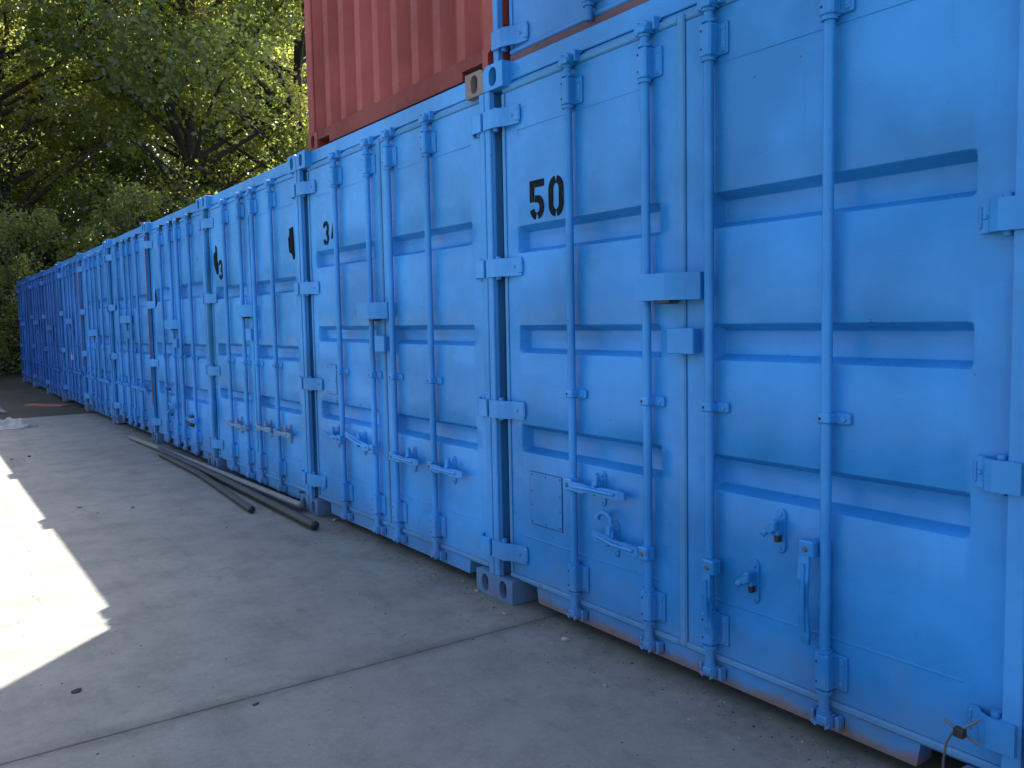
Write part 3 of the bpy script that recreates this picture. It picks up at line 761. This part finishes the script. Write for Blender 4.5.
# riveted plate on the 50 door, with a scored outline
def frame_plate(door, u0, u1, z0, z1, xo=.0):
    mb = MB(); mb.box(u0, u1, .0405, .0448, z0, z1, .0015)
    mb.m = 1
    for bx in ((u0-.003, u1+.003, z0-.003, z0-.0005), (u0-.003, u1+.003, z1+.0005, z1+.003), (u0-.003, u0-.0005, z0, z1), (u1+.0005, u1+.003, z0, z1)):
        mb.box(bx[0], bx[1], .0425, .0448, bx[2], bx[3], 0)
    for u in (u0+.012, (u0+u1)/2, u1-.012):
        for z in (z0+.012, z1-.012): mb.dome(u, .0405, z, .004)
    for z in (z0+.09, z1-.09):
        for u in (u0+.012, u1-.012): mb.dome(u, .0405, z, .004)
    return mb.build('data_plate', [M_blue[0] if door is d0 else M_blue[1], M_darkmetal], door)
frame_plate(d0, .272, .508, .425, .672); frame_plate(e0, .33, .48, .90, 1.10)
# fresher repaint patches round the stencils
# cable-tie seal at the lowest right hinge of the 50 container
mb = MB()
mb.tube([(-.02, -2.400, .292), (-.05, -2.36, .255), (-.045, -2.335, .235), (-.040, -2.318, .20), (-.030, -2.305, .14), (-.020, -2.300, .08)], .0035, 8)
mb.tube([(-.030, -2.40, .225), (-.045, -2.352, .250), (-.035, -2.31, .262)], .0045, 8)
mb.m = 1; mb.box(2.345, 2.375, -.062, -.040, .236, .262, .003)
mb.build('cable_tie', [simple('grey_cable', (.13, .15, .17), .5), M_darkmetal], d1)

# upper tier: red container, blank end facing the yard
def red_container(x, yleft, z):
    root = empty('shipping_container', (x, yleft, z)); W = 2.438
    tag(root, 'red corrugated container on the upper tier, blank end facing the yard', 'shipping container')
    for side in 'LR':
        for top in (0, 1): casting(W, side, top, True, M_red, root); casting(W, side, top, False, M_red, root)
    for a in (.004, W-.112):
        mb = MB(); mb.box(a, a+.108, .003, .12, CHh, H-CHh, .006); mb.build('corner_post', M_red, root)
    nt_ = .36
    mb = MB(); mb.box(.163, W-.163, .006, .080, H-.115, H-.006, .003); mb.build('end_rail', M_red, root)
    mb = MB()
    mb.prism([(.163, .060), (.163, .118), (W-.163, .118), (W-.163, .060), (W-nt_, .060), (W-nt_, .012), (nt_, .012), (nt_, .060)], .006, .08, 'uz')
    mb.build('end_rail', M_reddirt, root)
    mb = MB(); P = [(.100, 0)]
    n = 9; a0 = .112; pitch = (W-2*a0)/n
    for k in range(n):
        for a, d in ((.06, 0), (.32, 1), (.50, 1), (.76, 0)): P.append((a0+(k+a)*pitch, d))
    P.append((W-.100, 0)); vs = []
    for (a, d) in P:
        vs += [(.016+.055*d, -a, .10), (.016+.055*d, -a, H-.10)]
    mb.add(vs, [(2*i, 2*i+2, 2*i+3, 2*i+1) for i in range(len(P)-1)])
    # weld bead where the sheet meets the rail
    mb.build('end_panel', M_red, root)
    shell(root, W, M_red)
    return root
red_container(.085, YL+PITCHY-.036, 2.603)
mb = None
blue_container('up', YL+.004, 2.450, 'blue container on the upper tier, resting on the one marked 50', x=.060, z=2.593,
               cfg=dict(mat='up', detail=True, low=True, strip=M_blue['up'], keepmat=M_darkmetal, bars=(.72, 1.12, 1.42, 1.88), levers=(), catches=(), lock=1.4), group=None)

# ------------------------------------------------------------------ things on the ground
def pipe(pts, r, mat, label, inner=.75):
    mb = MB(); P = []
    pts = [Vector(p) for p in pts]
    for a, b, n in [(pts[i], pts[i+1], 10) for i in range(len(pts)-1)]:
        P += [a.lerp(b, k/n) for k in range(n)]
    P.append(pts[-1])
    Q = [P[0]] + [(P[i-1]+P[i]*2+P[i+1])/4 for i in range(1, len(P)-1)] + [P[-1]]
    mb.tube(Q, r, 16, caps=False)
    for e, d in ((Q[0], Q[0]-Q[1]), (Q[-1], Q[-1]-Q[-2])):
        d = d.normalized(); inn = e - d*.12
        mb.m = 0; mb.tube([e, e+d*.0005, e+d*.0005], [r, r, r*inner], 16, caps=False)
        mb.m = 1; mb.tube([e+d*.0004, inn], [r*inner, r*inner], 16, caps=False); mb.tube([inn, inn-d*.001], [r*inner, .001], 16, caps=False)
    o = mb.build('pipe', [mat, M_pipehole], None); tag(o, label, 'pipe', 'loose pipes along the foot of the containers'); return o
pipe([(-.17, 11.35, .026), (-.10, 8.6, .045), (-.045, 6.0, .055)], .026, M_pipeg, 'pale grey pipe lying nearest the container doors')
pipe([(-.16, 9.85, .040), (-.15, 7.6, .036), (-.175, 5.42, .036)], .031, M_pipeb, 'dark pipe lying alongside the pale grey pipe, longer of the two dark ones')
pipe([(-.215, 9.60, .030), (-.225, 8.0, .030), (-.340, 6.22, .030)], .026, M_pipeb, 'dark pipe slanting out onto the concrete, shorter of the two dark ones')

def rock(name, x, y, r, flat, mat, label, group=None, seed=0):
    rd = random.Random(seed*77+3); import bmesh
    bm = bmesh.new(); bmesh.ops.create_icosphere(bm, subdivisions=2, radius=1)
    k = [Vector((rd.uniform(-1, 1), rd.uniform(-1, 1), rd.uniform(-1, 1))) for _ in range(6)]
    for v in bm.verts:
        d = 1 + sum(.16*math.sin(3*v.co.dot(q)+i) for i, q in enumerate(k))
        v.co = Vector((v.co.x*r*d*rd.uniform(.95, 1.05), v.co.y*r*.75*d, v.co.z*r*flat*d))
    mn = min(v.co.z for v in bm.verts)
    me = bpy.data.meshes.new(name); bm.to_mesh(me); bm.free()
    me.materials.append(mat); o = bpy.data.objects.new(name, me); COL.objects.link(o)
    o.location = (x, y, -mn-.003); o.rotation_euler = (0, 0, rd.uniform(0, 6)); tag(o, label, 'stone', group); return o
dk = [(-1.00, 7.02, .030), (-1.88, 3.59, .036), (-1.36, 3.06, .028), (-1.32, 3.56, .014), (-1.05, 4.97, .012), (-1.51, 10.5, .03), (-1.34, 10.6, .04),
      (-1.33, 7.3, .03), (-.83, 5.55, .013), (-.62, 5.9, .014), (-1.25, 7.0, .02), (-1.2, 4.5, .012), (-.35, 3.9, .010), (-.30, 5.1, .014), (-.72, 6.7, .016)]
for i, (x, y, r) in enumerate(dk): rock('stone', x, y, r*.5, .35, M_stone_d, 'small dark stone lying on the shaded concrete', 'dark stones scattered on the concrete', i)
lt = [(-.10, 3.28, .020), (-.02, 3.66, .020), (-.08, 2.86, .024), (.04, 5.6, .022), (-.60, 3.35, .012), (-.95, 5.4, .010), (-.3, 3.0, .010), (-.25, 2.4, .012)]
for i, (x, y, r) in enumerate(lt): rock('pebble', x, y, r*.7, .5, M_stone_l, 'small pale pebble lying on the concrete near the containers', 'pale pebbles on the concrete', i+40)

def sheet(x, y, sx, sy, h, rz, label, seed):
    rd = np.random.default_rng(seed); n = 26; ph = rd.uniform(0, 6, 8); mb = MB(); vs = []
    for lay in (0, 1):
        for j in range(n+1):
            for i in range(n+1):
                a, b = i/n*2-1, j/n*2-1
                f = max(0, 1-(a*a)**1.5)*max(0, 1-(b*b)**1.5)
                z = h*f*(.55+.25*math.sin(4*a+ph[0]+2*b)+.2*math.sin(9*b+ph[1]+3*a)+.12*math.sin(15*a-7*b+ph[2]))
                ex = 1+.10*math.sin(5*b+ph[3]); ey = 1+.12*math.sin(4*a+ph[4])
                vs.append((a*sx*ex, b*sy*ey, (z+.006) if lay else .001))
    N = (n+1)**2
    fs = [(l*N+j*(n+1)+i, l*N+j*(n+1)+i+1, l*N+(j+1)*(n+1)+i+1, l*N+(j+1)*(n+1)+i) for l in (0, 1) for j in range(n) for i in range(n)]
    bd = [i for i in range(n+1)] + [j*(n+1)+n for j in range(1, n+1)] + [n*(n+1)+i for i in range(n-1, -1, -1)] + [j*(n+1) for j in range(n-1, 0, -1)]
    fs += [(a, b, N+b, N+a) for a, b in zip(bd, bd[1:]+bd[:1])]
    mb.add(vs, fs, True); o = mb.build('plastic_sack', M_plastic); o.location = (x, y, 0); o.rotation_euler = (0, 0, rz)
    tag(o, label, 'sack'); return o
sheet(-1.32, 13.95, .36, .34, .13, .3, 'crumpled white plastic sack lying on the concrete edge', 3)
sheet(-1.36, 16.6, .22, .25, .18, 1.0, 'smaller crumpled white plastic sack lying on the soil behind', 5)
mb = MB(); mb.box(-.09, .09, -.45, .45, 0, .045, .004); o = mb.build('plank', M_plank); o.location = (-.42, 17.1, -.005); o.rotation_euler = (R(2), 0, R(-58))
tag(o, 'reddish timber plank lying on the soil by the containers', 'plank')

# grit, leaf crumbs and flakes blown against the foot of the containers
mb = MB(); rl = random.Random(5)
for i in range(2600):
    if i < 1500: y = rl.uniform(.9, 15.1); x = .04 - abs(rl.gauss(0, .16))
    else: x = rl.uniform(-2.6, .02); y = rl.uniform(1.2, 15)
    r = rl.uniform(.0015, .0055)*(1.5 if i < 1500 and rl.random() < .12 else 1); a = rl.uniform(0, 6.28); h = r*rl.uniform(.3, .9)
    mb.m = 0 if rl.random() < .6 else (1 if rl.random() < .6 else 2)
    q = [(x+r*rl.uniform(.6, 1.3)*math.cos(a+k*1.57), y+r*rl.uniform(.5, 1.3)*math.sin(a+k*1.57)) for k in range(4)]
    mb.add([(p[0], p[1], .0005) for p in q]+[(x, y, h)], [(0, 1, 4), (1, 2, 4), (2, 3, 4), (3, 0, 4)])
o = mb.build('grit', [M_stone_d, M_stone_l, simple('dry_leaf_crumb', (.16, .10, .05), .9)]); tag(o, 'grit and leaf crumbs scattered over the concrete', 'grit', kind='stuff')

# ------------------------------------------------------------------ trees
def leaves(centers, radii, per, size, rd, flat=.8):
    V = []; T = []
    for c, r in zip(centers, radii):
        m = int(per*(r/1.2)**2)
        d = rd.normal(size=(m, 3)); d /= np.linalg.norm(d, axis=1)[:, None]
        # twig groups inside each clump make an uneven surface
        k = max(5, m//26); tw = rd.normal(size=(k, 3)); tw /= np.linalg.norm(tw, axis=1)[:, None]; tw *= r*rd.uniform(.45, 1.12, (k, 1)); tw[:, 2] *= flat
        idx = rd.integers(0, k, m)
        p = c + tw[idx] + rd.normal(0, .15*max(r, .8), (m, 3))
        nrm = d*.7 + np.array([0, 0, .55]) + (tw[idx]/r)*.4; nrm /= np.linalg.norm(nrm, axis=1)[:, None]
        a = np.cross(nrm, rd.normal(size=(m, 3))); a /= np.linalg.norm(a, axis=1)[:, None]; b = np.cross(nrm, a)
        s = size*rd.uniform(.45, 1.3, (m, 1))
        q = np.stack([p-a*s*.5, p+b*s*.34-nrm*s*.06, p+a*s*.55, p-b*s*.34-nrm*s*.06], 1)
        V.append(q); T.append(np.repeat(np.clip(rd.normal(.5, .25, m)+rd.normal(0, .15), 0, 1), 4))
    return np.concatenate(V).reshape(-1, 3), np.concatenate(T)
def leaf_mesh(name, V, T, mat):
    n = len(V)//4; me = bpy.data.meshes.new(name)
    me.vertices.add(len(V)); me.vertices.foreach_set('co', V.astype(np.float32).ravel())
    me.loops.add(len(V)); me.loops.foreach_set('vertex_index', np.arange(len(V), dtype=np.int32))
    me.polygons.add(n); me.polygons.foreach_set('loop_start', np.arange(n, dtype=np.int32)*4)
    me.update(calc_edges=True)
    at = me.attributes.new('tone', 'FLOAT', 'POINT'); at.data.foreach_set('value', T.astype(np.float32))
    me.materials.append(mat); return me
def make_tree(hgt, rad, base, nb, per, seed, mat, size=.155):
    rd = np.random.default_rng(seed); cs = []; rs = []
    for i in range(nb):
        t = rd.uniform(0, 1)**.8; z = base + (hgt-base)*t
        prof = math.sqrt(max(.05, 1-abs(2*t-.75)**2.2*.62)) if t > .1 else .75
        rr = rad*prof*math.sqrt(rd.uniform(.08, 1)); a = rd.uniform(0, 2*math.pi)
        cs.append(np.array([rr*math.cos(a), rr*math.sin(a), z])); rs.append(rd.uniform(.75, 1.75)*(rad/4.8)**.5)
    V, T = leaves(cs, rs, per, size, rd)
    me = leaf_mesh('crown', V, T, mat)
    mb = MB(); lean = rd.normal(0, .35, 2)
    def tp(t): return Vector((lean[0]*t + .15*math.sin(4*t), lean[1]*t, hgt*.86*t))
    r0 = hgt*.017
    mb.tube([tp(t/8) for t in range(9)], [r0*(1.35 if t == 0 else 1)*(1-t/8*.8) for t in range(9)], 10)
    lb = MB()
    for c in cs:
        c = Vector(c); t = max(.18, min(.9, (c.z-1.2-.25*math.hypot(c.x, c.y))/(hgt*.86))); s_ = tp(t)
        mid = s_.lerp(c, .5) + Vector((rd.normal(0, .25), rd.normal(0, .25), .3))
        q = [s_, s_.lerp(mid, .6), mid, mid.lerp(c, .55)+Vector((0, 0, .1)), c]
        lb.tube(q, [r0*(1-t*.8)*.55, r0*.3, r0*.22, r0*.15, .012], 6)
        for k in range(3):
            e = c + Vector(rd.normal(0, .6, 3)); lb.tube([mid.lerp(c, .6), e], [.022, .006], 5)
    mb.v and None
    return me, mb, lb
protos = [make_tree(17, 5.2, 3.0, 62, 680, 1, M_leaf), make_tree(19, 5.6, 3.0, 72, 640, 2, M_leaf2), make_tree(15, 4.8, 2.2, 76, 720, 5, M_leaf)]
pm = []
for (me, tb, lb) in protos:
    t = tb.build('trunk', M_bark); l = lb.build('limbs', M_bark); pm.append((me, t.data, l.data))
    bpy.data.objects.remove(t); bpy.data.objects.remove(l)
spots = [  # x, y, proto, scale, rot, label
 (-3.5, 33, 0, 1.0, 0.3, 'broad leafy tree at the left edge of the photo beyond the end of the row'),
 (.6, 34, 1, .95, 1.4, 'tall leafy tree rising straight behind the far end of the container row'),
 (6.2, 32.5, 2, 1.15, 2.2, 'dense dark leafy tree in the middle of the wood behind the containers'),
 (10.2, 32, 1, 1.0, 4.0, 'sunlit yellow-green tree just left of the red container'),
 (-1.2, 41, 1, .85, 2.9, 'tree in the second rank behind the left-edge tree'),
 (4.2, 41, 0, .88, 0.9, 'tree in the second rank seen over the far end of the row'),
 (9.0, 42, 2, 1.35, 3.3, 'tree in the second rank between the dark tree and the yellow-green one'),
 (-4.5, 51, 0, 1.25, .2, 'far tree in the third rank, leftmost of its rank'),
 (1.5, 52, 2, 1.05, 1.2, 'far tree in the third rank, second from the left'),
 (7.5, 53, 0, 1.3, 4.2, 'far tree in the third rank, third from the left'),
 (14.0, 54, 2, 1.4, 2.2, 'far tree in the third rank, farthest right beside the red container'),
 (-8.0, 38, 2, 1.15, 5.5, 'leafy tree standing left of the photo frame beyond the yard'),
]
def place_tree(name, pmesh, x, y, s, rot, label, cat, group):
    me, tr, lm_ = pmesh
    root = empty(name, (x, y, 0.0), rot); root.scale = (s, s, s); tag(root, label, cat, group)
    for nm, data in (('crown', me), ('trunk', tr), ('limbs', lm_)):
        o = bpy.data.objects.new(nm, data); COL.objects.link(o); o.parent = root
for x, y, p, s, rot, lab in spots: place_tree('tree', pm[p], x, y, s, rot, lab, 'tree', 'trees behind the container row')

def make_shrub(hgt, rad, nb, seed, mat):
    rd = np.random.default_rng(seed); cs = []; rs = []
    for i in range(nb):
        a = rd.uniform(0, 2*math.pi); t = rd.uniform(.08, 1); rr = rad*math.sqrt(1-t*t*.75)*math.sqrt(rd.uniform(0, 1))
        cs.append(np.array([rr*math.cos(a), rr*math.sin(a), hgt*t])); rs.append(rd.uniform(.45, .95))
    V, T = leaves(cs, rs, 900, .115, rd)
    me = leaf_mesh('foliage', V, T, mat); st = MB()
    for c in cs: c = Vector(c); st.tube([(c.x*.15, c.y*.15, -.1), (c.x*.6, c.y*.6, c.z*.5), c], [.05, .03, .008], 6)
    return me, st
sh = []
for args in ((4.6, 2.4, 40, 21, M_leaf3), (6.0, 2.3, 46, 22, M_leaf2)):
    me, st = make_shrub(*args); t = st.build('stems', M_bark); sh.append((me, t.data)); bpy.data.objects.remove(t)
sspots = [(-2.6, 28.5, 0, .9, 0, 'dark shrub at the left edge beyond the last container'), (.4, 27.6, 1, .72, 1, 'sunlit yellow-green shrub overtopping the last container'),
 (3.2, 27.8, 1, .86, 2, 'sunlit shrub behind the roof of the far containers'), (6.0, 28.6, 0, 1.15, 3, 'dark ivy-covered shrub under the middle tree'),
 (8.6, 27.5, 0, 1.2, 4, 'dark shrub under the yellow-green tree'), (9.8, 24.6, 1, .95, 5, 'low sunlit shrub against the left side of the red container'),
 (-5.8, 30, 0, 1.2, 2.4, 'dark shrub left of the frame under the trees'), (-.8, 35, 0, 1.5, 1.7, 'tall dark shrub filling the gap between the two left trees'),
 (4.0, 35.5, 0, 1.6, 2.7, 'tall dark shrub filling the gap behind the far containers'), (11.8, 38.5, 0, 2.0, 1.1, 'very tall dark shrub at the back, just left of the red container'),
 (8.2, 36.5, 0, 1.6, .4, 'tall dark shrub filling the gap left of the yellow-green tree')]
for x, y, p, s, rot, lab in sspots:
    root = empty('shrub', (x, y, .0), rot); root.scale = (s, s, s); tag(root, lab, 'shrub', 'shrubs under the trees')
    for nm, data in (('foliage', sh[p][0]), ('stems', sh[p][1])):
        o = bpy.data.objects.new(nm, data); COL.objects.link(o); o.parent = root
